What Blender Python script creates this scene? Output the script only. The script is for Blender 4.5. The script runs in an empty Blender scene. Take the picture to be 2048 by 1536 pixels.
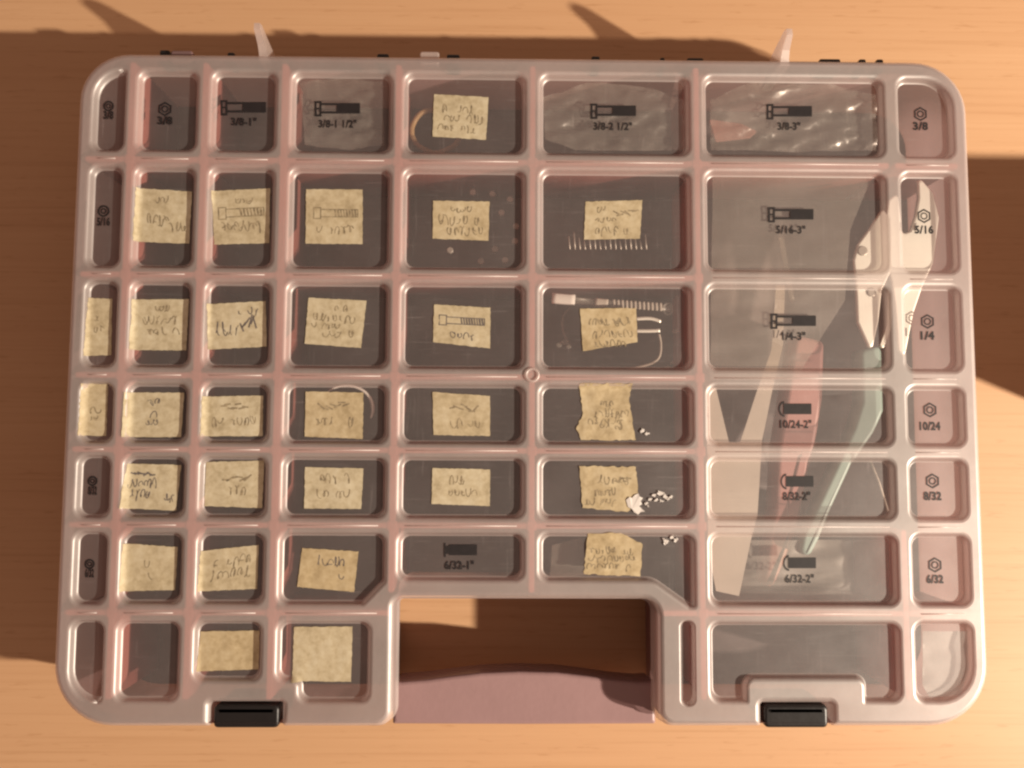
import bpy, bmesh, math, random
from mathutils import Vector, Matrix, Euler, noise
from mathutils.geometry import delaunay_2d_cdt
random.seed(7)
C = bpy.context.scene.collection
MM = 0.001
H = 50.0            # lid height above the table, mm

# ------------------------------------------------------------------ camera
cam_d = bpy.data.cameras.new('camera'); cam = bpy.data.objects.new('camera', cam_d); C.objects.link(cam)
cam.location = (-0.00972975, -0.02603234, 0.33236949 + H*MM)
cam.rotation_euler = (0.0751128, -0.01342265, 0.00412615)
cam_d.sensor_width = 36; cam_d.lens = 36*1650/2048; cam_d.clip_start = 0.01; cam_d.clip_end = 20
bpy.context.scene.camera = cam
_R = Euler(cam.rotation_euler).to_matrix()
def at(u, v, z=0.0):
    """photo pixel -> mm on the horizontal plane z mm relative to the lid top"""
    d = _R @ Vector(((u-1024)/1650, -(v-768)/1650, -1))
    t = ((z+H)*MM - cam.location.z)/d.z
    p = cam.location + d*t
    return (p.x*1000, p.y*1000)

# ------------------------------------------------------------------ node helpers
def mat(name):
    m = bpy.data.materials.new(name); m.use_nodes = True
    nt = m.node_tree; nt.nodes.clear()
    out = nt.nodes.new('ShaderNodeOutputMaterial')
    return m, nt, out
def N(nt, t, **k):
    n = nt.nodes.new(t)
    for a, b in k.items():
        if a in n.inputs: n.inputs[a].default_value = b
        else: setattr(n, a, b)
    return n
def ramp(nt, fac, stops):
    r = nt.nodes.new('ShaderNodeValToRGB')
    el = r.color_ramp.elements
    el[0].position = stops[0][0]; el[0].color = (*stops[0][1], 1)
    el[1].position = stops[-1][0]; el[1].color = (*stops[-1][1], 1)
    for p, c in stops[1:-1]:
        e = el.new(p); e.color = (*c, 1)
    nt.links.new(fac, r.inputs[0]); return r.outputs[0]
def noise_tex(nt, scale, detail=4, rough=.55, stretch=None, dist=0, rot=None):
    tc = N(nt, 'ShaderNodeTexCoord'); mp = N(nt, 'ShaderNodeMapping')
    if stretch: mp.inputs['Scale'].default_value = stretch
    if rot: mp.inputs['Rotation'].default_value = rot
    nt.links.new(tc.outputs['Object'], mp.inputs[0])
    n = N(nt, 'ShaderNodeTexNoise', Scale=scale, Detail=detail, Roughness=rough, Distortion=dist)
    nt.links.new(mp.outputs[0], n.inputs['Vector'])
    return n.outputs['Fac']
def mth(nt, op, a, b):
    m = N(nt, 'ShaderNodeMath', operation=op)
    for i, x in enumerate((a, b)):
        if isinstance(x, (int, float)): m.inputs[i].default_value = x
        else: nt.links.new(x, m.inputs[i])
    return m.outputs[0]

def plastic(name, col, opacity, rough, spec=.5, tint=(1,1,1), scr=0.0, mottle=.06, bump=.0, transl=.0, nscale=60, sheen=0.0, srough=.5):
    """frosted or clear thin plastic: part lets light straight through, part scatters"""
    m, nt, out = mat(name)
    P = N(nt, 'ShaderNodeBsdfPrincipled', Roughness=rough); P.inputs['Specular IOR Level'].default_value = spec
    n1 = noise_tex(nt, nscale, 5)
    c = ramp(nt, n1, [(.25, tuple(x*(1-mottle) for x in col)), (.75, tuple(min(1, x*(1+mottle)) for x in col))])
    nt.links.new(c, P.inputs['Base Color'])
    sh = P.outputs[0]
    if transl:
        T = N(nt, 'ShaderNodeBsdfTranslucent'); nt.links.new(c, T.inputs['Color'])
        mx = N(nt, 'ShaderNodeMixShader', Fac=transl); nt.links.new(P.outputs[0], mx.inputs[1]); nt.links.new(T.outputs[0], mx.inputs[2])
        sh = mx.outputs[0]
    if bump:
        b = N(nt, 'ShaderNodeBump', Strength=bump, Distance=.0004)
        nt.links.new(noise_tex(nt, 420, 3), b.inputs['Height']); nt.links.new(b.outputs[0], P.inputs['Normal'])
    if opacity >= 1:
        nt.links.new(sh, out.inputs[0]); return m
    TR = N(nt, 'ShaderNodeBsdfTransparent', Color=(*tint, 1))
    mx = N(nt, 'ShaderNodeMixShader')
    # cloudy variation + fine scratches raise the opacity
    o = mth(nt, 'MULTIPLY_ADD', noise_tex(nt, 35, 5), opacity*.5); o.node.inputs[2].default_value = opacity*.75
    if scr:
        w = None
        for k, (st, rz) in enumerate((((4, 160, 1), .5), ((120, 3, 1), -.35), ((5, 190, 1), -.9))):
            f = noise_tex(nt, 9, 2, .5, st, 1.6, (0, 0, rz))
            s = mth(nt, 'GREATER_THAN', f, .68)
            w = s if w is None else mth(nt, 'ADD', w, s)
        w = mth(nt, 'MULTIPLY', w, scr)
        o = mth(nt, 'ADD', o, w)
    nt.links.new(o, mx.inputs[0]); nt.links.new(TR.outputs[0], mx.inputs[1]); nt.links.new(sh, mx.inputs[2])
    fin = mx.outputs[0]
    if sheen:       # broad satin surface reflection over everything
        G = N(nt, 'ShaderNodeBsdfGlossy', Roughness=srough, Color=(1, .97, .95, 1)); wear = ramp(nt, noise_tex(nt, 28, 6, .65), [(.3, (.7, .7, .7)), (.7, (1.25, 1.25, 1.25))])
        m2 = N(nt, 'ShaderNodeMixShader'); nt.links.new(mth(nt, 'MULTIPLY', wear, sheen*.05), m2.inputs[0])
        nt.links.new(fin, m2.inputs[1]); nt.links.new(G.outputs[0], m2.inputs[2]); fin = m2.outputs[0]
    nt.links.new(fin, out.inputs[0])
    return m
def solid(name, col, rough=.5, metal=0., var=.12, nscale=80, spec=.5, bump=0, bscale=300):
    m, nt, out = mat(name)
    P = N(nt, 'ShaderNodeBsdfPrincipled', Roughness=rough, Metallic=metal); P.inputs['Specular IOR Level'].default_value = spec
    c = ramp(nt, noise_tex(nt, nscale, 5), [(.3, tuple(x*(1-var) for x in col)), (.7, tuple(min(1, x*(1+var)) for x in col))])
    nt.links.new(c, P.inputs['Base Color'])
    if bump:
        b = N(nt, 'ShaderNodeBump', Strength=bump, Distance=.0005)
        nt.links.new(noise_tex(nt, bscale, 4), b.inputs['Height']); nt.links.new(b.outputs[0], P.inputs['Normal'])
    nt.links.new(P.outputs[0], out.inputs[0]); return m

def wood():
    m, nt, out = mat('beech_wood')
    P = N(nt, 'ShaderNodeBsdfPrincipled', Roughness=.5); P.inputs['Specular IOR Level'].default_value = .35
    rz = (0, 0, math.radians(3))
    broad = noise_tex(nt, 3.0, 3, .5, (.5, 10, 1), .15, rz)
    fine = noise_tex(nt, 16, 6, .65, (.45, 30, 1), .12, rz)
    fleck = noise_tex(nt, 60, 3, .6, (1, 7.5, 1), .1, rz)
    c1 = ramp(nt, broad, [(.3, (.615, .365, .20)), (.5, (.635, .385, .213)), (.72, (.655, .405, .228))])
    c2 = ramp(nt, fine, [(.3, (.87, .83, .79)), (.45, (.96, .945, .93)), (.7, (1, 1, 1))])
    c3 = ramp(nt, fleck, [(.28, (.88, .84, .80)), (.40, (1, 1, 1))])
    a = N(nt, 'ShaderNodeMix', data_type='RGBA', blend_type='MULTIPLY'); a.inputs[0].default_value = 1
    nt.links.new(c1, a.inputs[6]); nt.links.new(c2, a.inputs[7])
    b = N(nt, 'ShaderNodeMix', data_type='RGBA', blend_type='MULTIPLY'); b.inputs[0].default_value = 1
    nt.links.new(a.outputs[2], b.inputs[6]); nt.links.new(c3, b.inputs[7])
    nt.links.new(b.outputs[2], P.inputs['Base Color'])
    bp = N(nt, 'ShaderNodeBump', Strength=.12, Distance=.0004); nt.links.new(fine, bp.inputs['Height']); nt.links.new(bp.outputs[0], P.inputs['Normal'])
    nt.links.new(P.outputs[0], out.inputs[0]); return m

def tape():
    m, nt, out = mat('masking_tape')
    P = N(nt, 'ShaderNodeBsdfPrincipled', Roughness=.7); P.inputs['Specular IOR Level'].default_value = .25
    inf = N(nt, 'ShaderNodeObjectInfo')
    tc = N(nt, 'ShaderNodeTexCoord')
    n = N(nt, 'ShaderNodeTexNoise', Scale=420, Detail=4, Roughness=.6); nt.links.new(tc.outputs['Object'], n.inputs['Vector'])
    n2 = N(nt, 'ShaderNodeTexNoise', Scale=90, Detail=4, Roughness=.6, Distortion=.4); nt.links.new(tc.outputs['Object'], n2.inputs['Vector'])
    c = ramp(nt, mth(nt, 'ADD', mth(nt, 'MULTIPLY', n.outputs[0], .5), mth(nt, 'MULTIPLY', n2.outputs[0], .5)),
             [(.36, (.40, .335, .215)), (.5, (.52, .45, .305)), (.64, (.60, .54, .39))])
    hs = N(nt, 'ShaderNodeMix', data_type='RGBA', blend_type='MULTIPLY'); hs.inputs[0].default_value = 1
    t = ramp(nt, inf.outputs['Random'], [(0, (.90, .82, .71)), (.3, (.95, .91, .86)), (1, (1.0, 1.0, 1.0))])
    nt.links.new(c, hs.inputs[6]); nt.links.new(t, hs.inputs[7]); nt.links.new(hs.outputs[2], P.inputs['Base Color'])
    b = N(nt, 'ShaderNodeBump', Strength=.5, Distance=.0004); nt.links.new(n2.outputs[0], b.inputs['Height']); nt.links.new(b.outputs[0], P.inputs['Normal'])
    nt.links.new(P.outputs[0], out.inputs[0]); return m

M = dict(
    wood=wood(), tape=tape(),
    lid=plastic('frosted_lid_plastic', (.92, .83, .79), .50, .28, .6, (.97, .91, .90), mottle=.07, bump=.3, sheen=3.0, transl=.5, nscale=22),
    pane=plastic('clear_pane_plastic', (.76, .68, .67), .085, .20, .5, (.93, .90, .88), scr=.05, mottle=.08, bump=.12, sheen=1.5),
    body=plastic('rose_case_plastic', (.34, .215, .21), 1, .42, .45, mottle=.05, transl=.5, bump=.2),
    handle=plastic('rose_handle_plastic', (.34, .215, .215), 1, .33, .45, mottle=.05, bump=.2),
    divider=plastic('rose_divider_plastic', (.60, .22, .185), 1, .4, .45, mottle=.08, transl=.35),
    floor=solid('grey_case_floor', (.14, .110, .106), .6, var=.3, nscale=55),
    black=solid('black_latch_and_gap_shade', (.012, .011, .011), .38, var=.2, bump=.2),  # latch plastic, also blackens the blocks that imitate hinge gap shade
    print=solid('black_print', (.012, .009, .010), .6, var=.3, nscale=500),
    ink=solid('faded_pen_ink', (.27, .215, .135), .8, var=.5, nscale=700),
    inkdark=solid('dark_blue_grey_pen_ink', (.14, .12, .11), .8, var=.5, nscale=700),
    white=solid('torn_white_paper', (.68, .64, .60), .8, var=.1),
    steel=solid('bright_steel', (.97, .94, .86), .5, metal=.7, var=.06, nscale=60),
    cream=solid('cream_paper', (.47, .41, .35), .75, var=.05),
    teal=plastic('pale_teal_plastic', (.30, .42, .38), 1, .45, mottle=.06, transl=.1),
    pink=plastic('pink_plastic', (.46, .22, .20), 1, .45, mottle=.06, transl=.1),
    bag=plastic('clear_bag_film', (.80, .77, .70), .06, .18, .8, (.96, .95, .92), scr=.06, mottle=.1, sheen=1.5, srough=.3),
    filmgrey=plastic('grey_film', (.46, .44, .42), .55, .6, .3, mottle=.2),
    bagdull=plastic('cloudy_bag_film', (.72, .68, .60), .085, .3, .6, (.95, .93, .9), mottle=.12, sheen=1.0, srough=.45),
    rubber=solid('tan_rubber', (.36, .22, .10), .6),
    card=solid('brown_card', (.36, .24, .14), .8),
    nut=solid('dull_zinc', (.48, .43, .38), .45, metal=.5),
)

# ------------------------------------------------------------------ mesh helpers
def link(name, verts, faces, m, parent=None, smooth=False):
    me = bpy.data.meshes.new(name)

    me.from_pydata([(x*MM, y*MM, (z+H)*MM) for x, y, z in verts], [], faces)
    me.materials.append(m)
    bm = bmesh.new(); bm.from_mesh(me); bmesh.ops.recalc_face_normals(bm, faces=bm.faces); bm.to_mesh(me); bm.free()
    if smooth is True:
        for p in me.polygons: p.use_smooth = True
    elif smooth:
        for i, p in enumerate(me.polygons): p.use_smooth = smooth(i)
    o = bpy.data.objects.new(name, me); C.objects.link(o)
    if parent: o.parent = parent
    return o
def thing(name, label, cat, group=None, loc=(0, 0)):
    o = bpy.data.objects.new(name, None); C.objects.link(o); o.empty_display_size = .02
    o['label'] = label; o['category'] = cat
    if group: o['group'] = group
    return o
def tag(o, label, cat, group=None):
    o['label'] = label; o['category'] = cat
    if group: o['group'] = group
    return o

def area(p): return .5*sum(p[i][0]*p[(i+1) % len(p)][1]-p[(i+1) % len(p)][0]*p[i][1] for i in range(len(p)))
def ccw(p): return p if area(p) > 0 else p[::-1]
def offset_round(poly, radii, d, seg=7):
    """inset CCW polygon by d (positive = inwards) and round its corners; always the same vertex count"""
    n = len(poly); pts = []
    for i in range(n):
        p0 = Vector(poly[i-1]); p1 = Vector(poly[i]); p2 = Vector(poly[(i+1) % n])
        a = (p1-p0).normalized(); b = (p2-p1).normalized()
        na = Vector((-a.y, a.x)); nb = Vector((-b.y, b.x))
        cr = a.x*b.y-a.y*b.x
        q = p1 + (na+nb)*(d/(1+na.dot(nb)))
        convex = cr > 0
        r = (radii[i]-d*(.55 if 0 < d <= 3.01 else 1)) if convex else radii[i]+d
        r = max(r, .7)
        ang = math.acos(max(-1, min(1, a.dot(b))))
        t = r*math.tan(ang/2)
        s = q-a*t; e = q+b*t
        c = s+(na if convex else -na)*r
        a0 = math.atan2(s.y-c.y, s.x-c.x); 
        da = ang if convex else -ang
        for k in range(seg+1):
            th = a0+da*k/seg
            pts.append((c.x+r*math.cos(th), c.y+r*math.sin(th)))
    return pts
def loft(rings, closed=True):
    v = []; f = []
    for r in rings: v += r
    n = len(rings[0])
    for k in range(len(rings)-1):
        for i in range(n):
            j = (i+1) % n
            f.append((k*n+i, k*n+j, (k+1)*n+j, (k+1)*n+i))
    return v, f
def inside(p, poly):
    x, y = p; c = False; n = len(poly)
    for i in range(n):
        x1, y1 = poly[i]; x2, y2 = poly[i-1]
        if (y1 > y) != (y2 > y) and x < (x2-x1)*(y-y1)/(y2-y1)+x1: c = not c
    return c
def tri_region(outer, holes=(), extra=()):
    vs = []; es = []
    for lp in (outer, *holes):
        b = len(vs); vs += [Vector(p) for p in lp]; n = len(lp)
        es += [(b+i, b+(i+1) % n) for i in range(n)]
    vs += [Vector(p) for p in extra]
    r = delaunay_2d_cdt(vs, es, [], 0, 1e-5)
    V = [tuple(v) for v in r[0]]; F = []
    for f in r[2]:
        cx = sum(V[i][0] for i in f)/3; cy = sum(V[i][1] for i in f)/3
        if inside((cx, cy), outer) and not any(inside((cx, cy), h) for h in holes): F.append(tuple(f))
    return V, F
def prism(name, pts, z0, z1, m, parent=None, bev=.6, radii=None, seg=4, under=0):
    """extruded outline with rounded upper edge"""
    rr = list(radii or [bev*1.5]*len(pts)); pts = list(pts)
    if area(pts) < 0: pts = pts[::-1]; rr = rr[::-1]
    prof = ([(under, z0), (under*.25, z0+(z1-z0)*.35)] if under else [(0, z0)])+[(0, z1-bev), (bev*.12, z1-bev*.5), (bev*.4, z1-bev*.15), (bev, z1)]
    rings = []
    for d, z in prof:
        rings.append([(x, y, z) for x, y in offset_round(pts, rr, d, seg)])
    v, f = loft(rings)
    n = len(rings[0]); f.append(tuple(range((len(prof)-1)*n, len(prof)*n))); f.append(tuple(range(n-1, -1, -1)))
    return link(name, v, f, m, parent, smooth=lambda i: i < len(f)-2)
def tube(name, path, r, m, parent=None, sides=8, closed=False, flat=1.0):
    P = [Vector(p) for p in path]; n = len(P); v = []; f = []
    for i, p in enumerate(P):
        a = P[i-1] if (i > 0 or closed) else P[0]; b = P[(i+1) % n] if (i < n-1 or closed) else P[-1]
        t = (b-a).normalized(); u = t.cross(Vector((0, 0, 1)))
        u = u.normalized() if u.length > 1e-4 else Vector((1, 0, 0)); w = u.cross(t)
        rr = r(i/(n-1)) if callable(r) else r
        for k in range(sides):
            th = 2*math.pi*k/sides
            q = p+u*rr*math.cos(th)+w*rr*flat*math.sin(th); v.append(tuple(q))
    for i in range(n if closed else n-1):
        for k in range(sides):
            a = i*sides+k; b = i*sides+(k+1) % sides; j = (i+1) % n
            f.append((a, b, j*sides+(k+1) % sides, j*sides+k))
    if not closed: f.append(tuple(range(sides))); f.append(tuple(range((n-1)*sides, n*sides)))
    return link(name, v, f, m, parent, smooth=True)
def smooth_path(pts, k=6):
    P = [Vector(p) for p in pts]; out = []
    for i in range(len(P)-1):
        p0 = P[max(i-1, 0)]; p1 = P[i]; p2 = P[i+1]; p3 = P[min(i+2, len(P)-1)]
        for s in range(k):
            t = s/k
            out.append(.5*((2*p1)+(p2-p0)*t+(2*p0-5*p1+4*p2-p3)*t*t+(3*p1-p0-3*p2+p3)*t**3))
    out.append(P[-1]); return [tuple(p) for p in out]
def box(name, x0, x1, y0, y1, z0, z1, m, parent=None, bev=.5):
    return prism(name, [(x0, y0), (x1, y0), (x1, y1), (x0, y1)], z0, z1, m, parent, bev)

# ------------------------------------------------------------------ window layout (mm, lid centre = origin)
cols = [(-179.6, -164.3), (-161.5, -134.5), (-131.2, -102.1), (-98.2, -54.4), (-51.7, .8), (4.6, 69), (72.8, 150.4), (154.0, 179.6)]
rows = [(129.6, 92.9), (89.0, 44.5), (41.6, 3.8), (.1, -26.6), (-29.2, -56.2), (-59.4, -90.1), (-94, -127.5)]
win = {}
def rect(c, r): return [(cols[c][0], rows[r][1]), (cols[c][1], rows[r][1]), (cols[c][1], rows[r][0]), (cols[c][0], rows[r][0])]
R0 = 4.8
for r in range(7):
    for c in range(8):
        if r == 6 and c in (4, 5): continue
        win[(r, c)] = (rect(c, r), [R0]*4)
win[(0, 0)] = (rect(0, 0), [R0, R0, 2.4, 12.5])
win[(0, 7)] = (rect(7, 0), [R0, R0, 13, R0])
win[(6, 7)] = (rect(7, 6), [R0, 15, R0, R0])
win[(6, 0)] = (rect(0, 6), [12.5, 2.4, R0, R0])
win[(5, 4)] = ([(-51.7, -80.6), (.8, -80.6), (.8, -59.4), (-51.7, -59.4)], [R0]*4)
win[(5, 3)] = ([(-98.8, -90.1), (-63.5, -90.1), (-54.2, -80.5), (-54.2, -59.4), (-98.8, -59.4)], [R0, 3, 3, R0, R0])
win[(5, 5)] = ([(4.6, -80.6), (50.5, -80.6), (65, -90.8), (69, -90.8), (69, -59.4), (4.6, -59.4)], [R0, 8, 2, 2, R0, R0])
win[(6, 2)] = ([(-131.3, -119.7), (-102.4, -119.7), (-102.4, -94), (-131.3, -94)], [R0]*4)
win[(6, 3)] = ([(-98.8, -119.7), (-90, -119.7), (-90, -127.8), (-59.6, -127.8), (-59.6, -94), (-98.8, -94)], [R0, 1.2, R0, R0, R0, R0])
win[(6, 6)] = ([(72.4, -127.5), (89, -127.5), (89, -118.6), (133.6, -118.6), (133.6, -127.5), (150.5, -127.5), (150.5, -94.3), (72.4, -94.3)], [5, 1.4, 2, 2, 1.4, 5, R0, R0])
win[(6, 8)] = ([(61.3, -128.3), (68, -128.3), (68, -94.3), (61.3, -94.3)], [3, 3, 3, 3])
PROF = [(0, 0), (.6, -.12), (1.1, -.42), (1.45, -1.0), (1.75, -1.8), (2.05, -2.45), (2.35, -2.85), (2.7, -3.0)]

lid_out = [(-185, -136.2), (-122.9, -136.2), (-122.9, -126.9), (-95.2, -126.9), (-95.2, -136.2), (-51.5, -136.2), (-51.5, -86.9), (52.6, -86.9), (52.6, -136.2),
           (93.9, -136.2), (93.9, -127.2), (121.3, -127.2), (121.3, -136.2), (185, -136.2), (185, 136.2), (-185, 136.2)]
lid_rad = [24, 1.2, .8, .8, 1.2, 6, 3, 6, 6, 1.2, .8, .8, 1.2, 24, 22, 20]

case = thing('organizer_case', 'large closed case with frosted many-windowed lid and rose plastic body lying on the table', 'organizer case')

# lid -------------------------------------------------------------
EI = 2.8
outer = offset_round(lid_out, lid_rad, EI, 10)
holes = {k: offset_round(p, rr, 0) for k, (p, rr) in win.items()}
V2, F2 = tri_region(outer, list(holes.values()))
def dome(x, y): return 0.0
lv = [(x, y, 0) for x, y in V2]; lf = list(F2); nflat = len(lf)
for d_z in [[(EI, 0), (2.2, -.12), (1.6, -.45), (1.0, -1.0), (.5, -1.8), (.18, -2.8), (0, -4.4), (-.3, -8.5), (-.9, -9.0), (-.9, -10.5)]]:
    v, f = loft([[(x, y, z) for x, y in offset_round(lid_out, lid_rad, d, 10)] for d, z in d_z])
    b = len(lv); lv += v; lf += [tuple(i+b for i in q) for q in f]
panes = {}
for k, (p, rr) in win.items():
    sc = .52 if k == (6, 8) else (.86 if k[1] == 0 else 1)
    rings = [[(x, y, z) for x, y in offset_round(p, rr, d*sc)] for d, z in PROF]
    v, f = loft(rings); b = len(lv); lv += v; lf += [tuple(i+b for i in q) for q in f]
    panes[k] = rings[-1]
lid = link('lid', lv, lf, M['lid'], case, smooth=lambda i: i >= nflat)
lid['label'] = 'frosted ribbed lid'
for k, ring in panes.items():
    pv = [(x, y) for x, y, z in ring]
    # slightly uneven moulded pane
    xs = [p[0] for p in pv]; ys = [p[1] for p in pv]
    ex = []
    x = min(xs)+3
    while x < max(xs)-2:
        y = min(ys)+3
        while y < max(ys)-2:
            if inside((x, y), pv): ex.append((x+random.uniform(-.4, .4), y+random.uniform(-.4, .4)))
            y += 4
        x += 4
    V, F = tri_region(pv, (), ex)
    rs = set((round(a, 3), round(b_, 3)) for a, b_ in pv)
    vv = [(x, y, -3.0 + (0 if (round(x, 3), round(y, 3)) in rs else .10*noise.noise(Vector((x*.09, y*.09, k[0]*3+k[1]))))) for x, y in V]
    link('window_pane', vv, F, M['pane'], lid, smooth=True)
# moulding mark at the rib crossing
px, py = at(1064, 750)
ring = [(px+2.5*math.cos(t*math.pi/12), py+2.5*math.sin(t*math.pi/12), .25) for t in range(24)]
tube('moulding_ring', ring, .65, M['lid'], lid, closed=True)
# thin ridge between horizontally neighbouring windows
def draw_seams():
    for r in range(6):
        yy = (rows[r][1]+rows[r+1][0])/2
        for c in range(8):
            if r == 5 and c in (4, 5): continue
            x0, x1 = cols[c][0]+4, cols[c][1]-4
            tube('moulded_seam', [(x0, yy, -.05), (x1, yy, -.05)], .28, M['lid'], lid, sides=6)
draw_seams()

# body ------------------------------------------------------------
body_out = [(-185, -136.2), (-51.5, -136.2), (-51.5, -86.9), (52.6, -86.9), (52.6, -136.2), (185, -136.2), (185, 136.2), (-185, 136.2)]
body_rad = [24, 6, 3, 6, 6, 24, 22, 20]
prof = [(1.6, -1.0), (1.2, -4), (1.2, -11), (.6, -11.3), (.6, -13), (1.4, -13.4), (2.2, -30), (3.0, -44), (4.2, -48), (7, -49.6)]
rings = [[(x, y, z) for x, y in offset_round(body_out, body_rad, d, 10)] for d, z in prof]
v, f = loft(rings)
body = link('case_body', v, f, M['body'], case, smooth=True)
# inner floor and underside
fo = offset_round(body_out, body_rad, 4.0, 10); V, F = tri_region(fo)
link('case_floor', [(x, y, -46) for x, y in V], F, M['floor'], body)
fo = offset_round(body_out, body_rad, 7, 10); V, F = tri_region(fo)
link('underside', [(x, y, -49.6) for x, y in V], F, M['body'], body)
# dividers
def wall_y(x, y0, y1): box('divider', x-1.15, x+1.15, max(y0, -125.5), y1, -45.9, -.55, M['divider'], body, .3)
def wall_x(y, x0, x1): box('divider', x0, x1, y-1.1, y+1.1, -45.9, -.6, M['divider'], body, .3)
gx = [(cols[i][1]+cols[i+1][0])/2 for i in range(7)]
gy = [(rows[i][1]+rows[i+1][0])/2 for i in range(6)]
for i, x in enumerate(gx):
    if i < 3: wall_y(x, -132, 132)
    elif i == 3: wall_y(x, -84, 132)
    elif i == 4: wall_y(x, -84, 132)
    elif i == 5: wall_y(x, -132, 132)
    else: wall_y(x, -132, -59); 
for j, y in enumerate(gy):
    lim = gx[5]-.9 if j in (1, 2, 3, 4) else 181
    if j == 5:
        for a, b in ((-181, -53.5), (55, 181)):
            wall_x_pts = (a, b); 
            xs = [a]+[g for g in gx if a < g < b]+[b]
            for p, q in zip(xs[:-1], xs[1:]): wall_x(y, p+(1.2 if p != a else 0), q-(1.2 if q != b else 0))
    else:
        xs = [-181]+[g for g in gx if g < lim]+([lim] if lim > gx[5] else [gx[5]])
        for p, q in zip(xs[:-1], xs[1:]):
            wall_x(y, p+(1.2 if p != -181 else 0), q-1.2)
# pads at crossings of the dividers
for i, x in enumerate(gx[:6]):
    for j, y in enumerate(gy):
        if j == 5 and i in (3, 4): continue
        box('divider_post', x-2.0, x+2.0, y-2.0, y+2.0, -12, -.35, M['divider'], body, .5).rotation_euler = (0, 0, 0)

# handle ----------------------------------------------------------
hz = -15.0
hp = [at(u, v_, hz) for u, v_ in [(772, 1362), (800, 1364), (850, 1360), (900, 1353), (960, 1346), (1035, 1343), (1110, 1345), (1170, 1352), (1230, 1361), (1280, 1365), (1325, 1363), (1325, 1449), (1048, 1450), (772, 1449)]]
hp[0] = (-53.5, hp[0][1]); hp[-1] = (-53.5, hp[-1][1]); hp[10] = (54.5, hp[10][1]); hp[11] = (54.5, hp[11][1])
handle = prism('handle', hp, -43, hz, M['handle'], case, 1.6, [.8]+[8]*9+[.8, .8, 8, .8], under=5)
# latches ---------------------------------------------------------
for (x0, x1) in ((-121.8, -96.3), (95.0, 120.2)):
    lt = box('latch', x0, x1, -136.6, -127.9, -24, -1.2, M['black'], case, 1.1)
    box('latch_grip', x0+2, x1-2, -130.4, -129.6, -1.3, -.85, M['black'], lt, .2)
# hinge -----------------------------------------------------------
for x in (-110.2, 107.6):
    # upright fin: side outline in (y, z), thickness along x
    prof2 = [(133.8, -26), (140, -26), (143.8, -8), (146, 4), (145.4, 7), (142.8, 7.2), (139, 1.5), (136.5, -.5), (133.8, -1.5)]
    def fin(off, th): return [(x+off, y, z) for y, z in prof2]
    v = [(x-.9, y, z) for y, z in prof2]+[(x+(1.4+1.6*max(0, min(1, (144-y)/10))), y, z) for y, z in prof2]
    n = len(prof2); f = [tuple(range(n)), tuple(range(2*n-1, n-1, -1))]+[(i, (i+1) % n, n+(i+1) % n, n+i) for i in range(n)]
    link('hinge_tab', v, f, M['lid'], case)
box('hinge_rail', -150, -70, 135.2, 137.6, -14, -5, M['body'], case, .8)
box('hinge_rail', 66, 152, 135.2, 137.6, -14, -5, M['body'], case, .8)
for u, w, hgt in ((327, 4.2, 3.2), (460, 3, 1.6), (765, 5, 1.8), (906, 5.5, 1.9), (1192, 3.6, 1.6), (1326, 2, 1.0), (1392, 7, .9), (1662, 9, 1.3), (1727, 3, 1.4), (1762, 3, 1.5)):  # black blocks stand in for the shade in the hinge gaps
    xx, _ = at(u, 108, -5)
    box('hinge_knuckle_and_gap_shade', xx-w/2, xx+w/2, 134, 138.6+hgt*.45, -14, -6, M['black'], case, .5)
xx, _ = at(862, 100, -5)
box('hinge_knuckle_and_gap_shade', xx-4.5, xx+3.5, 134, 139.6, -9, -4, M['lid'], case, .6)
xx, _ = at(365, 100, -5)
box('hinge_knuckle_and_gap_shade', xx-4.5, xx+4.5, 134, 138.9, -9, -4, M['body'], case, .6)

# ------------------------------------------------------------------ lid surface height (for draped tape)
def seg_d(p, a, b):
    ax, ay = a; bx, by = b; px_, py_ = p
    dx, dy = bx-ax, by-ay; t = max(0, min(1, ((px_-ax)*dx+(py_-ay)*dy)/(dx*dx+dy*dy)))
    return math.hypot(px_-ax-t*dx, py_-ay-t*dy)
def lid_h(x, y, key):
    lp = holes[key]
    if not inside((x, y), lp): return 0
    d = min(seg_d((x, y), lp[i], lp[i-1]) for i in range(len(lp)))
    if key[1] == 0: d /= .86
    for (d0, z0), (d1, z1) in zip(PROF[:-1], PROF[1:]):
        if d < d1: return z0+(z1-z0)*(d-d0)/(d1-d0)
    return -3.0

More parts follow.
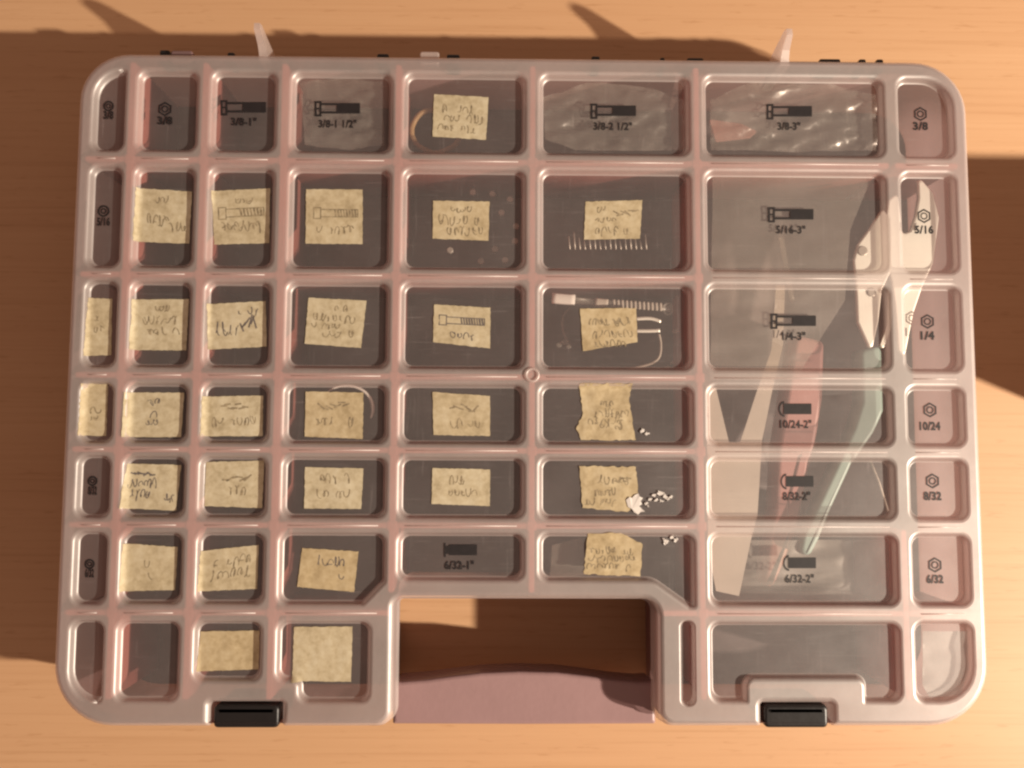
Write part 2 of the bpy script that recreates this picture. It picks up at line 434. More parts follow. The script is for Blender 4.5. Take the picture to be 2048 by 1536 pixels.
# ------------------------------------------------------------------ handwriting
def ribbon(path, w, hf, V, F):
    for (a, b) in zip(path[:-1], path[1:]):
        dx, dy = b[0]-a[0], b[1]-a[1]; L = math.hypot(dx, dy) or 1
        nx, ny = -dy/L*w/2, dx/L*w/2; ex, ey = dx/L*w*.3, dy/L*w*.3
        k = len(V)
        for q in ((a[0]-ex+nx, a[1]-ey+ny), (a[0]-ex-nx, a[1]-ey-ny), (b[0]+ex-nx, b[1]+ey-ny), (b[0]+ex+nx, b[1]+ey+ny)):
            V.append((q[0], q[1], hf(*q)))
        F.append((k, k+1, k+2, k+3))
def scribble(rows_, frame, hf, rnd):
    """rows_: (y fraction from the top, x0, x1, height fraction, n glyphs, kind) in a label frame"""
    O, X, Y, = frame; V = []; F = []
    def P(s, t): return (O[0]+X[0]*s+Y[0]*t, O[1]+X[1]*s+Y[1]*t)
    for (yc, x0, x1, hh, n, kind) in rows_:
        if kind == 't':
            for i in range(n):
                w = (x1-x0)/n; bx = x0+w*i; jy = rnd.uniform(-.03, .03); tall = rnd.random() < .3
                fq = rnd.choice((.7, .9, 1.1, 1.4)); p1 = rnd.uniform(0, 6.28); p2 = p1+rnd.choice((0, 3.14))+rnd.uniform(-.5, .5); am = rnd.uniform(.25, .42)+(.15 if tall else 0)
                g = [[(.12+.76*k/9+(.26)*math.sin(6.283*fq*k/9+p1), .45+am*math.cos(6.283*fq*k/9+p2)) for k in range(10)]]
                if rnd.random() < .35: g.append([(rnd.uniform(.1, .4), rnd.uniform(.2, .9)), (rnd.uniform(.6, .9), rnd.uniform(.1, .8))])
                if rnd.random() < .12: continue
                for st in g:
                    ribbon([P(bx+w*.85*(p[0]+rnd.uniform(-.03, .03)), yc+hh/2-hh*(p[1]+rnd.uniform(-.03, .03))+jy) for p in st], rnd.uniform(.2, .38), hf, V, F)
        elif kind == 'b':     # sketched bolt: head, shank, hatched thread
            hw = (x1-x0)*.16
            ribbon([P(x0, yc-hh/2), P(x0+hw, yc-hh/2), P(x0+hw, yc+hh/2), P(x0, yc+hh/2), P(x0, yc-hh/2)], .4, hf, V, F)
            ribbon([P(x0+hw, yc-hh/3), P(x1, yc-hh/3), P(x1, yc+hh/3), P(x0+hw, yc+hh/3)], .4, hf, V, F)
            k = int(n)
            for i in range(k):
                s = x0+(x1-x0)*(.48+.52*i/k)
                ribbon([P(s, yc-hh/3), P(s+.02, yc+hh/3)], rnd.uniform(.5, .8), hf, V, F)
        elif kind == 's':     # dark scrubbed smear
            for i in range(n):
                s = x0+(x1-x0)*i/n
                ribbon([P(s, yc+rnd.uniform(-hh, hh)/2), P(s+(x1-x0)/n*1.5, yc+rnd.uniform(-hh, hh)/2)], .6, hf, V, F)
    return V, F

T3 = [(.22, .32, .66, .15, 3, 't'), (.58, .08, .9, .2, 7, 't'), (.8, .2, .7, .16, 5, 't')]
LAB = [
 ((0, 4), [(868, 188), (977, 194), (972, 279), (865, 273)], [(.32, .15, .85, .2, 7, 't'), (.55, .2, .95, .18, 7, 't'), (.78, .1, .8, .18, 7, 't')], 'ink'),
 ((1, 1), [(275, 376), (384, 383), (378, 487), (270, 483)], [(.18, .35, .6, .14, 3, 't'), (.56, .1, .7, .22, 6, 't'), (.68, .5, .95, .2, 4, 't')], 'ink'),
 ((1, 2), [(424, 382), (540, 376), (538, 486), (428, 489)], [(.2, .4, .7, .12, 3, 't'), (.43, .1, .88, .22, 7, 'b'), (.68, .14, .85, .22, 7, 't')], 'ink'),
 ((1, 3), [(612, 378), (725, 379), (725, 488), (611, 487)], [(.18, .35, .65, .14, 3, 't'), (.44, .14, .92, .2, 8, 'b'), (.72, .2, .85, .2, 6, 't')], 'ink'),
 ((1, 4), [(866, 401), (979, 403), (977, 481), (865, 477)], [(.22, .3, .7, .2, 4, 't'), (.5, .1, .95, .24, 8, 't'), (.78, .15, .9, .22, 7, 't')], 'ink'),
 ((1, 5), [(1171, 403), (1285, 400), (1280, 477), (1168, 479)], [(.2, .2, .5, .16, 3, 't'), (.36, .5, .9, .2, 6, 's'), (.5, .2, .55, .14, 4, 't'), (.78, .2, .8, .24, 6, 't')], 'ink'),
 ((2, 0), [(178, 596), (224, 597), (222, 710), (171, 712)], [(.34, .3, .75, .12, 2, 't'), (.52, .3, .75, .12, 2, 't')], 'ink'),
 ((2, 1), [(267, 599), (378, 598), (372, 701), (262, 700)], [(.16, .4, .66, .16, 3, 't'), (.42, .2, .82, .16, 6, 't'), (.64, .28, .86, .18, 5, 't')], 'ink'),
 ((2, 2), [(416, 608), (531, 602), (533, 693), (416, 699)], [(.2, .5, .9, .16, 4, 't'), (.56, .12, .56, .3, 4, 't'), (.48, .56, .82, .4, 7, 's')], 'inkdark'),
 ((2, 3), [(617, 595), (733, 601), (722, 696), (609, 687)], [(.2, .45, .7, .14, 3, 't'), (.42, .12, .85, .18, 7, 't'), (.58, .1, .6, .14, 6, 't'), (.76, .3, .85, .16, 5, 't')], 'ink'),
 ((2, 4), [(868, 609), (981, 615), (980, 697), (866, 684)], [(.4, .1, .9, .26, 9, 'b'), (.8, .3, .75, .22, 4, 't')], 'inkdark'),
 ((2, 5), [(1160, 617), (1272, 616), (1275, 684), (1166, 702)], [(.32, .12, .9, .2, 8, 't'), (.3, .58, .72, .16, 3, 's'), (.6, .2, .95, .2, 7, 't'), (.82, .2, .8, .16, 6, 't')], 'ink'),
 ((3, 0), [(168, 768), (216, 768), (212, 872), (162, 871)], [(.5, .3, .8, .16, 2, 't'), (.66, .3, .7, .1, 2, 't')], 'ink'),
 ((3, 1), [(254, 785), (368, 785), (362, 874), (249, 874)], [(.2, .38, .62, .2, 2, 't'), (.48, .44, .56, .24, 1, 't'), (.68, .36, .6, .16, 2, 't')], 'inkdark'),
 ((3, 2), [(408, 793), (526, 791), (525, 872), (405, 873)], [(.26, .3, .72, .14, 7, 's'), (.62, .15, .9, .26, 7, 't')], 'ink'),
 ((3, 3), [(611, 783), (727, 785), (725, 878), (609, 873)], [(.3, .22, .72, .2, 7, 's'), (.68, .18, .86, .28, 6, 't')], 'ink'),
 ((3, 4), [(865, 784), (980, 792), (980, 872), (867, 870)], [(.32, .3, .76, .18, 7, 's'), (.7, .3, .82, .24, 5, 't')], 'ink'),
 ((3, 5), [(1158, 768), (1264, 768), (1258, 800), (1272, 880), (1162, 880), (1152, 858), (1166, 825)], [(.34, .4, .7, .14, 4, 't'), (.52, .3, .92, .14, 7, 't'), (.66, .2, .8, .14, 6, 't'), (.76, .4, .8, .1, 5, 't')], 'ink'),
 ((4, 1), [(256, 927), (362, 930), (352, 1021), (245, 1017)], [(.22, .08, .5, .08, 7, 's'), (.42, .06, .6, .2, 6, 't'), (.66, .1, .5, .22, 4, 't'), (.72, .68, .95, .3, 3, 't')], 'inkdark'),
 ((4, 2), [(412, 924), (528, 921), (524, 1016), (408, 1012)], [(.38, .3, .75, .16, 6, 's'), (.66, .4, .72, .18, 3, 't')], 'ink'),
 ((4, 3), [(610, 934), (727, 937), (722, 1018), (608, 1017)], [(.24, .25, .8, .24, 5, 't'), (.62, .18, .8, .24, 5, 't')], 'ink'),
 ((4, 4), [(865, 936), (980, 939), (980, 1012), (863, 1008)], [(.3, .3, .56, .24, 3, 't'), (.66, .28, .8, .24, 5, 't')], 'ink'),
 ((4, 5), [(1158, 932), (1272, 934), (1278, 1000), (1255, 1024), (1165, 1016)], [(.3, .32, .86, .22, 5, 't'), (.3, .6, .84, .14, 5, 's'), (.56, .25, .7, .16, 6, 't'), (.78, .1, .8, .16, 8, 't')], 'ink'),
 ((5, 1), [(248, 1087), (355, 1094), (350, 1180), (243, 1183)], [(.4, .4, .62, .24, 2, 't'), (.66, .45, .58, .14, 1, 't')], 'ink'),
 ((5, 2), [(402, 1102), (517, 1090), (514, 1178), (397, 1183)], [(.32, .22, .9, .24, 6, 't'), (.62, .18, .9, .26, 6, 't')], 'ink'),
 ((5, 3), [(604, 1096), (717, 1103), (708, 1184), (594, 1174)], [(.3, .28, .8, .28, 5, 't'), (.66, .62, .8, .2, 2, 't')], 'inkdark'),
 ((5, 5), [(1175, 1066), (1240, 1064), (1285, 1088), (1281, 1153), (1168, 1148)], [(.42, .1, .85, .16, 8, 't'), (.6, .1, .9, .16, 8, 't'), (.78, .05, .8, .16, 8, 't')], 'ink'),
 ((6, 2), [(400, 1263), (519, 1261), (517, 1339), (394, 1343)], [], 'ink'),
 ((6, 3), [(588, 1254), (705, 1253), (702, 1364), (584, 1362)], [], 'ink'),
]
rnd = random.Random(3)
for key, quad, rws, ink in LAB:
    pts = [at(u, v_, -2.6) for u, v_ in quad]
    # torn, slightly uneven edge
    bd = []
    for i in range(len(pts)):
        a = pts[i]; b = pts[(i+1) % len(pts)]; L = math.hypot(b[0]-a[0], b[1]-a[1]); n = max(2, int(L/1.1))
        for k in range(n):
            t = k/n; jit = .0 if k == 0 else (.13 if len(pts) == 4 else .3)
            bd.append((a[0]+(b[0]-a[0])*t+rnd.uniform(-jit, jit), a[1]+(b[1]-a[1])*t+rnd.uniform(-jit, jit)))
    bd = ccw(bd)
    xs = [p[0] for p in bd]; ys = [p[1] for p in bd]; ex = []
    x = min(xs)+.8
    while x < max(xs)-.4:
        y = min(ys)+.8
        while y < max(ys)-.4:
            if inside((x, y), bd) and min(seg_d((x, y), bd[i], bd[i-1]) for i in range(len(bd))) > .4: ex.append((x, y))
            y += 1.0
        x += 1.0
    V, F = tri_region(bd, (), ex)
    sd = key[0]*10+key[1]
    amp = .16 if len(pts) == 4 else .4
    def hf(x, y, up=0.0, key=key, sd=sd, amp=amp):
        return lid_h(x, y, key)+.28+amp*noise.noise(Vector((x*.22, y*.22, sd)))+up
    v = [(x, y, hf(x, y)) for x, y in V]
    n0 = len(v); v += [(x, y, z-.12) for x, y, z in v]
    f = list(F)+[(c_+n0, b_+n0, a_+n0) for a_, b_, c_ in F]
    lab = link('tape_label', v, f, M['tape'], case, smooth=True)
    if rws:
        if len(quad) == 4: q = pts
        else:
            x0, x1, y0, y1 = min(xs), max(xs), min(ys), max(ys); q = [(x0, y1), (x1, y1), (x1, y0), (x0, y0)]
        O = q[0]; X = (q[1][0]-O[0], q[1][1]-O[1]); Y = (q[3][0]-O[0], q[3][1]-O[1])
        V, F = scribble(rws, (O, X, Y), lambda x, y: hf(x, y, .07), rnd)
        link('handwriting', V, F, M[ink], lab)
    else:
        lab['label'] = 'blank tape label without any writing'

# ------------------------------------------------------------------ printed symbols
def text_mesh(s, x0, x1, yc, h, z, parent, bold=.035):
    cu = bpy.data.curves.new('txt', 'FONT'); cu.body = s; cu.size = 1; cu.offset = bold; cu.space_character = 1.05; cu.resolution_u = 3
    o = bpy.data.objects.new('txt', cu); C.objects.link(o)
    dg = bpy.context.evaluated_depsgraph_get(); dg.update()
    me = bpy.data.meshes.new_from_object(o.evaluated_get(dg))
    bpy.data.objects.remove(o)
    xs = [v.co.x for v in me.vertices]; ys = [v.co.y for v in me.vertices]
    sx = (x1-x0)/(max(xs)-min(xs)); sy = h/(max(ys)-min(ys))
    V = [(x0+(v.co.x-min(xs))*sx, yc-h/2+(v.co.y-min(ys))*sy, z) for v in me.vertices]
    F = [tuple(p.vertices) for p in me.polygons]
    return link('printed_size', V, F, M['print'], parent)
PZ = -2.78
def rects(name, rs, z=PZ):
    V = []; F = []
    for u0, v0, u1, v1 in rs:
        k = len(V)
        for u, v_ in ((u0, v0), (u1, v0), (u1, v1), (u0, v1)): V.append((*at(u, v_, z), z))
        F.append((k, k+1, k+2, k+3))
    return V, F
def frame_rects(u0, v0, u1, v1, t): return [(u0, v0, u1, v0+t), (u0, v1-t, u1, v1), (u0, v0+t, u0+t, v1-t), (u1-t, v0+t, u1, v1-t)]
def bolt(u, v, txt, t0, t1, vt):
    rs = frame_rects(u, v-15, u+14, v+16, 4.2)+[(u+4.2, v-1.6, u+9.8, v+1.6)]+[(u+14, v-11, u+44, v-6.6), (u+14, v+5.6, u+44, v+10)]+[(u+44, v-11, u+91, v+10)]
    V, F = rects('bolt', rs); o = link('printed_bolt', V, F, M['print'], case)
    a = at(t0, vt, PZ); b = at(t1, vt, PZ); text_mesh(txt, a[0], b[0], a[1], 3.5, PZ+.02, o)
def screw(u, v, txt, t0, t1, vt, flat=False):
    V, F = rects('screw', [(u+10, v-11, u+66, v+10.5)])
    if flat:
        V2_, F2_ = rects('h', [(u, v-14, u+3.4, v+14), (u+3.4, v-8, u+10, v+8)])
        k = len(V); V += V2_; F += [tuple(i+k for i in f) for f in F2_]
    else:
        cx, cy = at(u+12, v, PZ); r = 3.2; n = 12
        for i in range(n):
            a0 = math.pi/2+math.pi*i/n; a1 = math.pi/2+math.pi*(i+1)/n
            k = len(V)
            V += [(cx+r*.75*math.cos(a0), cy+r*math.sin(a0), PZ), (cx+r*.75*math.cos(a1), cy+r*math.sin(a1), PZ), (cx+(r-.8)*.75*math.cos(a1), cy+(r-.8)*math.sin(a1), PZ), (cx+(r-.8)*.75*math.cos(a0), cy+(r-.8)*math.sin(a0), PZ)]
            F.append((k, k+1, k+2, k+3))
    o = link('printed_screw', V, F, M['print'], case)
    a = at(t0, vt, PZ); b = at(t1, vt, PZ); text_mesh(txt, a[0], b[0], a[1], 3.5, PZ+.02, o)
def nut(u, v, txt, vt, wid, ru=15, lobes=6, name='printed_nut'):
    cx, cy = at(u, v, PZ); k_ = .205; V = []; F = []
    def annul(ro, ri, n, sq=1.0):
        for i in range(n):
            a0 = 2*math.pi*(i+.5)/n; a1 = 2*math.pi*(i+1.5)/n; k = len(V)
            V.extend([(cx+ro*math.cos(a0), cy+ro*sq*math.sin(a0), PZ), (cx+ro*math.cos(a1), cy+ro*sq*math.sin(a1), PZ), (cx+ri*math.cos(a1), cy+ri*sq*math.sin(a1), PZ), (cx+ri*math.cos(a0), cy+ri*sq*math.sin(a0), PZ)])
            F.append((k, k+1, k+2, k+3))
    annul(ru*k_, ru*k_-.75, lobes); annul(ru*k_*.5, ru*k_*.5-.55, 14)
    o = link(name, V, F, M['print'], case)
    a = at(u-wid/2, vt, PZ); b = at(u+wid/2, vt, PZ)
    text_mesh(txt, a[0], b[0], a[1], 3.6, PZ+.02, o, .045)
bolt(441, 215, '3/8-1"', 462, 513, 243)
bolt(629, 217, '3/8-1 1/2"', 637, 713, 247)
bolt(1181, 222, '3/8-2 1/2"', 1187, 1264, 252)
bolt(1533, 223, '3/8-3"', 1555, 1601, 252)
bolt(1536, 429, '5/16-3"', 1552, 1611, 459)
bolt(1541, 642, '1/4-3"', 1564, 1611, 672)
screw(1557, 818, '10/24-2"', 1560, 1623, 848)
screw(1561, 963, '8/32-2"', 1565, 1621, 992)
screw(1566, 1126, '6/32-2"', 1570, 1628, 1157)
screw(888, 1100, '6/32-1"', 889, 948, 1130, True)
nut(1841, 228, '3/8', 252, 30)
nut(1848, 432, '5/16', 459, 38)
nut(1855, 643, '1/4', 671, 28)
nut(1860, 820, '10/24', 852, 42)
nut(1865, 962, '8/32', 992, 36)
nut(1870, 1130, '6/32', 1158, 34)
nut(330, 218, '3/8', 241, 30, 15)
nut(217, 212, '3/8', 230, 20, 11, 16, 'printed_washer')
nut(207, 422, '5/16', 443, 26, 12, 16, 'printed_washer')
nut(185, 962, '8/32', 981, 18, 10, 16, 'printed_washer')
nut(179, 1128, '6/32', 1146, 18, 10, 16, 'printed_washer')

# ------------------------------------------------------------------ torn paper residue on the lid
def flake(key, pts, name='paper_scrap'):
    p = [at(u, v_, -2.6) for u, v_ in pts]; p = ccw(p)
    n = len(p); v = [(x, y, lid_h(x, y, key)+.5+.2*(i % 2)) for i, (x, y) in enumerate(p)]+[(x, y, lid_h(x, y, key)+.12) for x, y in p]
    f = [tuple(range(n)), tuple(range(2*n-1, n-1, -1))]+[(i, (i+1) % n, n+(i+1) % n, n+i) for i in range(n)]
    o = link(name, v, f, M['white'], case); o['label'] = 'white torn paper scrap stuck on the window'
flake((4, 5), [(1252, 1000), (1259, 994), (1264, 996), (1270, 990), (1277, 987), (1279, 993), (1286, 996), (1281, 1002), (1284, 1008), (1278, 1012), (1284, 1018), (1290, 1023), (1281, 1024), (1276, 1029), (1268, 1025), (1264, 1018), (1256, 1014)])
for u, v_, s in ((1292, 1008, 5), (1300, 998, 6), (1312, 1000, 5), (1308, 990, 5), (1320, 985, 7), (1330, 992, 6), (1336, 998, 5), (1322, 1002, 5), (1342, 994, 4), (1296, 1012, 3)):
    flake((4, 5), [(u+s*(.25+1.1*rnd.random())*math.cos(a), v_+s*(.2+.9*rnd.random())*math.sin(a)) for a in [i*math.pi/5 for i in range(10)]])
for u, v_, s in ((1284, 861, 6), (1294, 867, 5)):
    flake((3, 5), [(u+s*(.25+1.1*rnd.random())*math.cos(a), v_+s*(.2+.9*rnd.random())*math.sin(a)) for a in [i*math.pi/5 for i in range(10)]])
for u, v_, s in ((1332, 1084, 7), (1344, 1074, 5), (1352, 1080, 5), (1326, 1078, 3)):
    flake((5, 5), [(u+s*(.25+1.1*rnd.random())*math.cos(a), v_+s*(.2+.9*rnd.random())*math.sin(a)) for a in [i*math.pi/5 for i in range(10)]])

# ------------------------------------------------------------------ contents
def poly(uv, z): return [at(u, v_, z) for u, v_ in uv]
def sheet(name, uv, z, m, parent=None, amp=2.0, fr=.09, seed=0, step=1.5):
    p = ccw(poly(uv, z)); xs = [q[0] for q in p]; ys = [q[1] for q in p]; bd = []
    for i in range(len(p)):
        a = p[i]; b = p[(i+1) % len(p)]; L = math.hypot(b[0]-a[0], b[1]-a[1]); n = max(1, int(L/step))
        bd += [(a[0]+(b[0]-a[0])*k/n, a[1]+(b[1]-a[1])*k/n) for k in range(n)]
    ex = []; x = min(xs)
    while x < max(xs):
        y = min(ys)
        while y < max(ys):
            if inside((x, y), p): ex.append((x+random.uniform(-.5, .5), y+random.uniform(-.5, .5)))
            y += step
        x += step
    V, F = tri_region(bd, (), ex)
    def h(x, y):
        a = noise.noise(Vector((x*fr*.45+y*fr*.3, y*fr*1.5-x*fr*.25, seed))); b = abs(noise.noise(Vector((x*fr*.6-y*fr*.5, y*fr*2.0, seed+5))))
        return z+amp*(a+.7*(.4-b))
    v = [(x, y, h(x, y)) for x, y in V]; n0 = len(v); v += [(x, y, z_-.25) for x, y, z_ in v]
    f = list(F)+[(c_+n0, b_+n0, a_+n0) for a_, b_, c_ in F]
    return link(name, v, f, m, parent, smooth=True)

# pruning shears with pale teal handle
sh = thing('shears', 'bright steel bladed shears with a pale teal handle under the right side of the lid', 'shears')
Z = -6.2
prism('blade', poly([(1836, 350), (1866, 385), (1879, 435), (1867, 527), (1845, 575), (1828, 625), (1810, 716), (1797, 700), (1790, 610), (1783, 560), (1772, 520), (1770, 440), (1778, 400), (1796, 385), (1803, 440), (1806, 468), (1822, 462), (1832, 430), (1838, 395)], Z), Z-2, Z, M['steel'], sh, .7)
prism('blade', poly([(1766, 416), (1739, 458), (1716, 489), (1708, 521), (1713, 570), (1716, 644), (1744, 706), (1758, 644), (1765, 580), (1782, 545), (1786, 480), (1784, 440)], Z+2.2), Z+.2, Z+2.0, M['steel'], sh, .7)
for u, v_, r in ((1727, 501, 10), (1745, 584, 9)):
    c = at(u, v_, Z+3); prism('pivot_screw', [(c[0]+r*.21*math.cos(a*math.pi/5), c[1]+r*.21*math.sin(a*math.pi/5)) for a in range(10)], Z+2.0, Z+2.6, M['nut'], sh, .3)
prism('handle', poly([(1722, 700), (1764, 690), (1768, 822), (1748, 866), (1703, 931), (1662, 1019), (1640, 1076), (1621, 1112), (1600, 1108), (1608, 1068), (1641, 1002), (1682, 915), (1709, 855), (1725, 803)], -10), -20, -10, M['teal'], sh, 1.5)
prism('spring_arm', poly([(1776, 560), (1788, 600), (1782, 660), (1766, 700), (1760, 690), (1774, 650)], Z-3), Z-5, Z-3, M['steel'], sh, .3)
# pink handled tool
pk = prism('cutter_handle', poly([(1592, 668), (1650, 682), (1646, 800), (1632, 890), (1614, 960), (1600, 1040), (1572, 1120), (1547, 1178), (1528, 1172), (1535, 1100), (1550, 1020), (1556, 900), (1575, 780)], -17), -29, -17, M['pink'], None, 2)
tag(pk, 'tapering pink plastic tool handle under the wide right hand windows, left of the teal handle', 'tool handle')
core = prism('raised_grip', poly([(1602, 905), (1617, 915), (1608, 985), (1592, 1060), (1575, 1065), (1578, 1000)], -16), -18, -16.3, M['pink'], pk, .8)
# cream paper
cp = sheet('folded_paper', [(1413, 772), (1432, 776), (1458, 885), (1480, 885), (1516, 776), (1543, 700), (1552, 570), (1570, 570), (1566, 690), (1545, 780), (1524, 880), (1515, 1030), (1502, 1080), (1478, 1192), (1432, 1182), (1416, 1100)], -4.9, M['cream'], None, .25, .05, 3)
tag(cp, 'cream folded paper cut to a V under the left part of the wide windows', 'paper')
b1 = sheet('plastic_bag', [(1425, 352), (1745, 350), (1700, 460), (1690, 600), (1590, 760), (1420, 760)], -4.6, M['bagdull'], None, .9, .06, 11); tag(b1, 'large cloudy plastic bag under the second and third wide windows of the right side', 'plastic bag', 'plastic bags inside the case')
b2 = sheet('plastic_bag', [(1086, 195), (1180, 165), (1300, 175), (1376, 205), (1376, 300), (1240, 302), (1150, 300), (1090, 280)], -6.2, M['bag'], None, 2.0, .2, 21); tag(b2, 'crumpled clear plastic bag in the top row compartment marked 3/8-2 1/2"', 'plastic bag', 'plastic bags inside the case')
b3 = sheet('plastic_bag', [(1420, 200), (1500, 165), (1660, 170), (1752, 190), (1755, 300), (1600, 304), (1422, 300)], -6.2, M['bag'], None, 2.0, .17, 31); tag(b3, 'crumpled clear plastic bag in the top row compartment marked 3/8-3"', 'plastic bag', 'plastic bags inside the case')
b4 = sheet('plastic_bag', [(600, 165), (700, 155), (765, 165), (768, 290), (700, 300), (610, 290)], -6.2, M['bag'], None, 1.9, .24, 41); tag(b4, 'crumpled clear plastic bag in the top row compartment marked 3/8-1 1/2"', 'plastic bag', 'plastic bags inside the case')
b5 = sheet('plastic_bag', [(1845, 1262), (1935, 1262), (1938, 1340), (1920, 1390), (1860, 1396), (1845, 1370)], -5, M['filmgrey'], None, .8, .12, 51); tag(b5, 'small grey folded plastic bag in the bottom right corner compartment', 'plastic bag', 'plastic bags inside the case')
b6 = sheet('plastic_bag', [(1445, 1080), (1780, 1080), (1785, 1200), (1600, 1205), (1440, 1200)], -12, M['bagdull'], None, 2, .07, 61); tag(b6, 'flat cloudy plastic bag below the paper and handles in the sixth wide window', 'plastic bag', 'plastic bags inside the case')
b7 = sheet('plastic_bag', [(1150, 1078), (1165, 1078), (1172, 1150), (1100, 1158), (1104, 1090)], -10, M['bagdull'], None, 1.2, .12, 71); tag(b7, 'small brownish plastic bag left of the rounded tape label beside the handle opening', 'plastic bag', 'plastic bags inside the case')
ps = prism('pink_scrap', poly([(1418, 238), (1480, 246), (1515, 262), (1500, 276), (1432, 284)], -16), -17, -16, M['pink'], None, .3)
tag(ps, 'small pink scrap at the left of the top row window marked 3/8-3"', 'scrap')
# pale wire in the right region
w = tube('wire', [(*at(1740, 920, -18), -18), (*at(1756, 965, -18), -17), (*at(1776, 1022, -18), -18)], .5, M['cream']); tag(w, 'short pale wire slanting beside the teal handle', 'wire')
w = tube('plastic_strip', smooth_path([(*at(1562, 474, -9), -9), (*at(1572, 520, -9), -10), (*at(1588, 600, -9), -11)]), 1.1, M['bagdull'], flat=.3); tag(w, 'thin pale plastic strip below the 5/16-3" print', 'plastic strip')
# cable tie and metal loops in the window with torn yellow tape
ct = thing('cable_tie', 'clear ridged cable tie with white end at the top of a middle compartment', 'cable tie')
def strip(uvs, z, wd, m, name, parent):
    return tube(name, smooth_path([(*at(u, v_, z), z) for u, v_ in uvs], 4), wd, m, parent, flat=.3)
strip([(1104, 596), (1150, 600)], -7, 2.3, M['white'], 'end_tab', ct)
strip([(1150, 601), (1345, 617)], -7, 1.5, M['bagdull'], 'strap', ct)
strip([(1190, 604), (1216, 607)], -6.6, 1.8, M['cream'], 'clip', ct)
for i in range(12):
    u = 1228+i*8.5; v_ = 600+(u-1190)*.075+4
    strip([(u, v_-8), (u+.5, v_+8)], -6.3, .45, M['cream'], 'ridge', ct)
cc = at(1336, 618, -6.5); tube('end_ring', [(cc[0]+1.9*math.cos(a*math.pi/8), cc[1]+2.4*math.sin(a*math.pi/8), -6.5) for a in range(16)], .4, M['bagdull'], ct, closed=True)
tw = thing('tweezers', 'pair of bright bent steel prongs right of the torn yellow tape label', 'tweezers')
strip([(1270, 638), (1300, 637), (1322, 643)], -8, .75, M['steel'], 'prong', tw)
strip([(1270, 662), (1300, 662), (1320, 661)], -8, .75, M['steel'], 'prong', tw)
wl = tube('wire', smooth_path([(*at(u, v_, -8), -8) for u, v_ in [(1140, 615), (1127, 632), (1125, 655), (1131, 675), (1140, 690)]]), .4, M['bagdull']); tag(wl, 'thin curved clear wire left of the torn yellow tape label', 'wire')
wl = tube('wire', smooth_path([(*at(u, v_, -8), -8) for u, v_ in [(1318, 668), (1322, 690), (1318, 715), (1300, 728), (1260, 738)]]), .5, M['cream']); tag(wl, 'thin pale wire curving down below the steel prongs', 'wire')
for k, (u, v_, s) in enumerate(((1118, 690, 7), (1130, 684, 8), (1138, 693, 6), (1345, 725, 6), (1335, 735, 5), (1350, 662, 7))):
    o = prism('plastic_offcut', poly([(u+s*(.7+.5*rnd.random())*math.cos(a), v_+s*(.5+.4*rnd.random())*math.sin(a)) for a in [i*math.pi/3 for i in range(6)]], -8), -9, -8+.3*(k % 3), M['bagdull'], None, .2)
    tag(o, ('tiny pale plastic offcut left of the torn yellow tape label' if u < 1200 else 'tiny pale plastic offcut right of the torn yellow tape label'), 'offcut', 'pale offcuts left of the label' if u < 1200 else 'pale offcuts right of the label')
# white ring
c = at(692, 818, -6); rg = tube('plastic_sliver', [(c[0]+11.0*math.cos(a*math.pi/24), c[1]+9.6*math.sin(a*math.pi/24), -6) for a in range(-3, 20)], lambda t: .35+.5*(1-t)*min(1, t*6), M['white']); tag(rg, 'white curved plastic sliver behind a tape label in the fourth row', 'plastic sliver')
c = at(872, 262, -30); rg = tube('rubber_band', [(c[0]+11*math.cos(a*math.pi/20), c[1]+10*math.sin(a*math.pi/20), -30+.6*math.sin(a)) for a in range(40)], 1.3, M['rubber'], closed=True); tag(rg, 'tan rubber band below the tape label in the top row', 'rubber band')
# strip of pins
pt = []
V = []; F = []
sp = thing('pin_strip', 'row of thin shiny steel pins below the tape label of a second row window', 'pins')
for i in range(16):
    u = 1138+i*10.2; ln = 28+10*math.sin(i*1.7)
    a = at(u, 497-ln*.9, -9); b = at(u+2, 499, -9)
    tube('pin', [(*a, -10), (*b, -9)], .3, M['nut'], sp, sides=6)
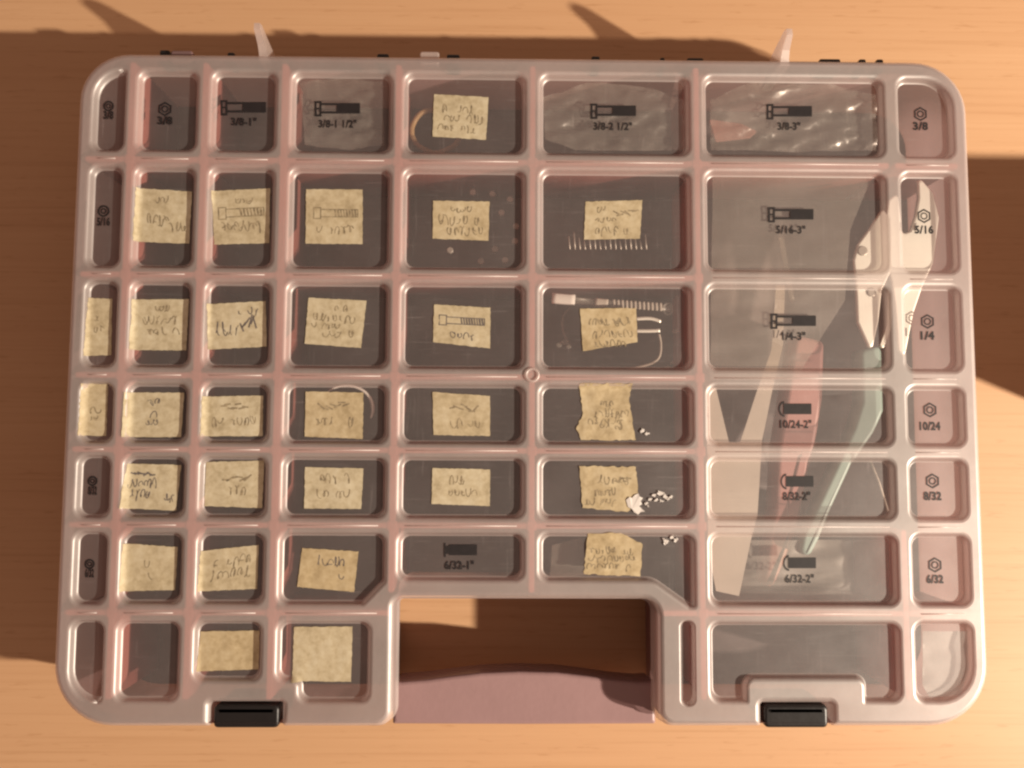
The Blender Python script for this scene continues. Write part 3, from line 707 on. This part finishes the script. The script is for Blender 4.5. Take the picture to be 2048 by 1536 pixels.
# small nuts
for k, (u, v_) in enumerate(((985, 387), (1020, 398), (1003, 425), (1032, 452), (990, 498), (1030, 482), (1010, 520), (962, 522), (946, 384), (900, 500))):
    c = at(u, v_, -16); r = 1.5
    o = prism('nut', [(c[0]+r*math.cos(a*math.pi/3+k), c[1]+r*math.sin(a*math.pi/3+k)) for a in range(6)], -18, -16, M['nut'], None, .3)
    tag(o, 'small dull metal nut lying in the compartment around the tape label, second row', 'nut', 'small nuts in the second row compartment')

# ------------------------------------------------------------------ unseen box of invented kind, added to throw the shadow at the right
bx = thing('shadow_caster_box', 'unseen box of invented kind, added right of the organizer case to throw a shadow', 'unseen shadow caster')
prism('caster_block', [(300, -30), (352, -30), (352, 60), (300, 60)], -50, 34, M['card'], bx, .8)
box('caster_flap', 301, 325.8, -29, 59, 34.1, 34.8, M['card'], bx, .2); box('caster_flap', 326.2, 351, -29, 59, 34.1, 34.8, M['card'], bx, .2)

# ------------------------------------------------------------------ table
o = link('tabletop', [(-900, -600, -50), (900, -600, -50), (900, 600, -50), (-900, 600, -50), (-900, -600, -78), (900, -600, -78), (900, 600, -78), (-900, 600, -78)],
         [(0, 1, 2, 3), (7, 6, 5, 4), (0, 4, 5, 1), (1, 5, 6, 2), (2, 6, 7, 3), (3, 7, 4, 0)], M['wood'])
o['kind'] = 'structure'

# ------------------------------------------------------------------ light
ld = bpy.data.lights.new('lamp', 'POINT'); ld.energy = 178; ld.color = (1, .86, .70); ld.shadow_soft_size = .02
lo = bpy.data.objects.new('lamp', ld); C.objects.link(lo); lo.location = (1.25, -.42, .83)
W = bpy.data.worlds.new('World'); bpy.context.scene.world = W; W.use_nodes = True
bg = W.node_tree.nodes['Background']; bg.inputs[0].default_value = (1, .63, .48, 1); bg.inputs[1].default_value = .27
S = bpy.context.scene
S.view_settings.view_transform = 'Standard'; S.view_settings.look = 'None'; S.view_settings.exposure = 0; S.view_settings.gamma = 1
S.cycles.max_bounces = 14; S.cycles.transparent_max_bounces = 24; S.cycles.use_denoising = True
S.cycles.pixel_filter_type = 'BLACKMAN_HARRIS'; S.cycles.filter_width = 2.4
S.cycles.caustics_reflective = False; S.cycles.caustics_refractive = False
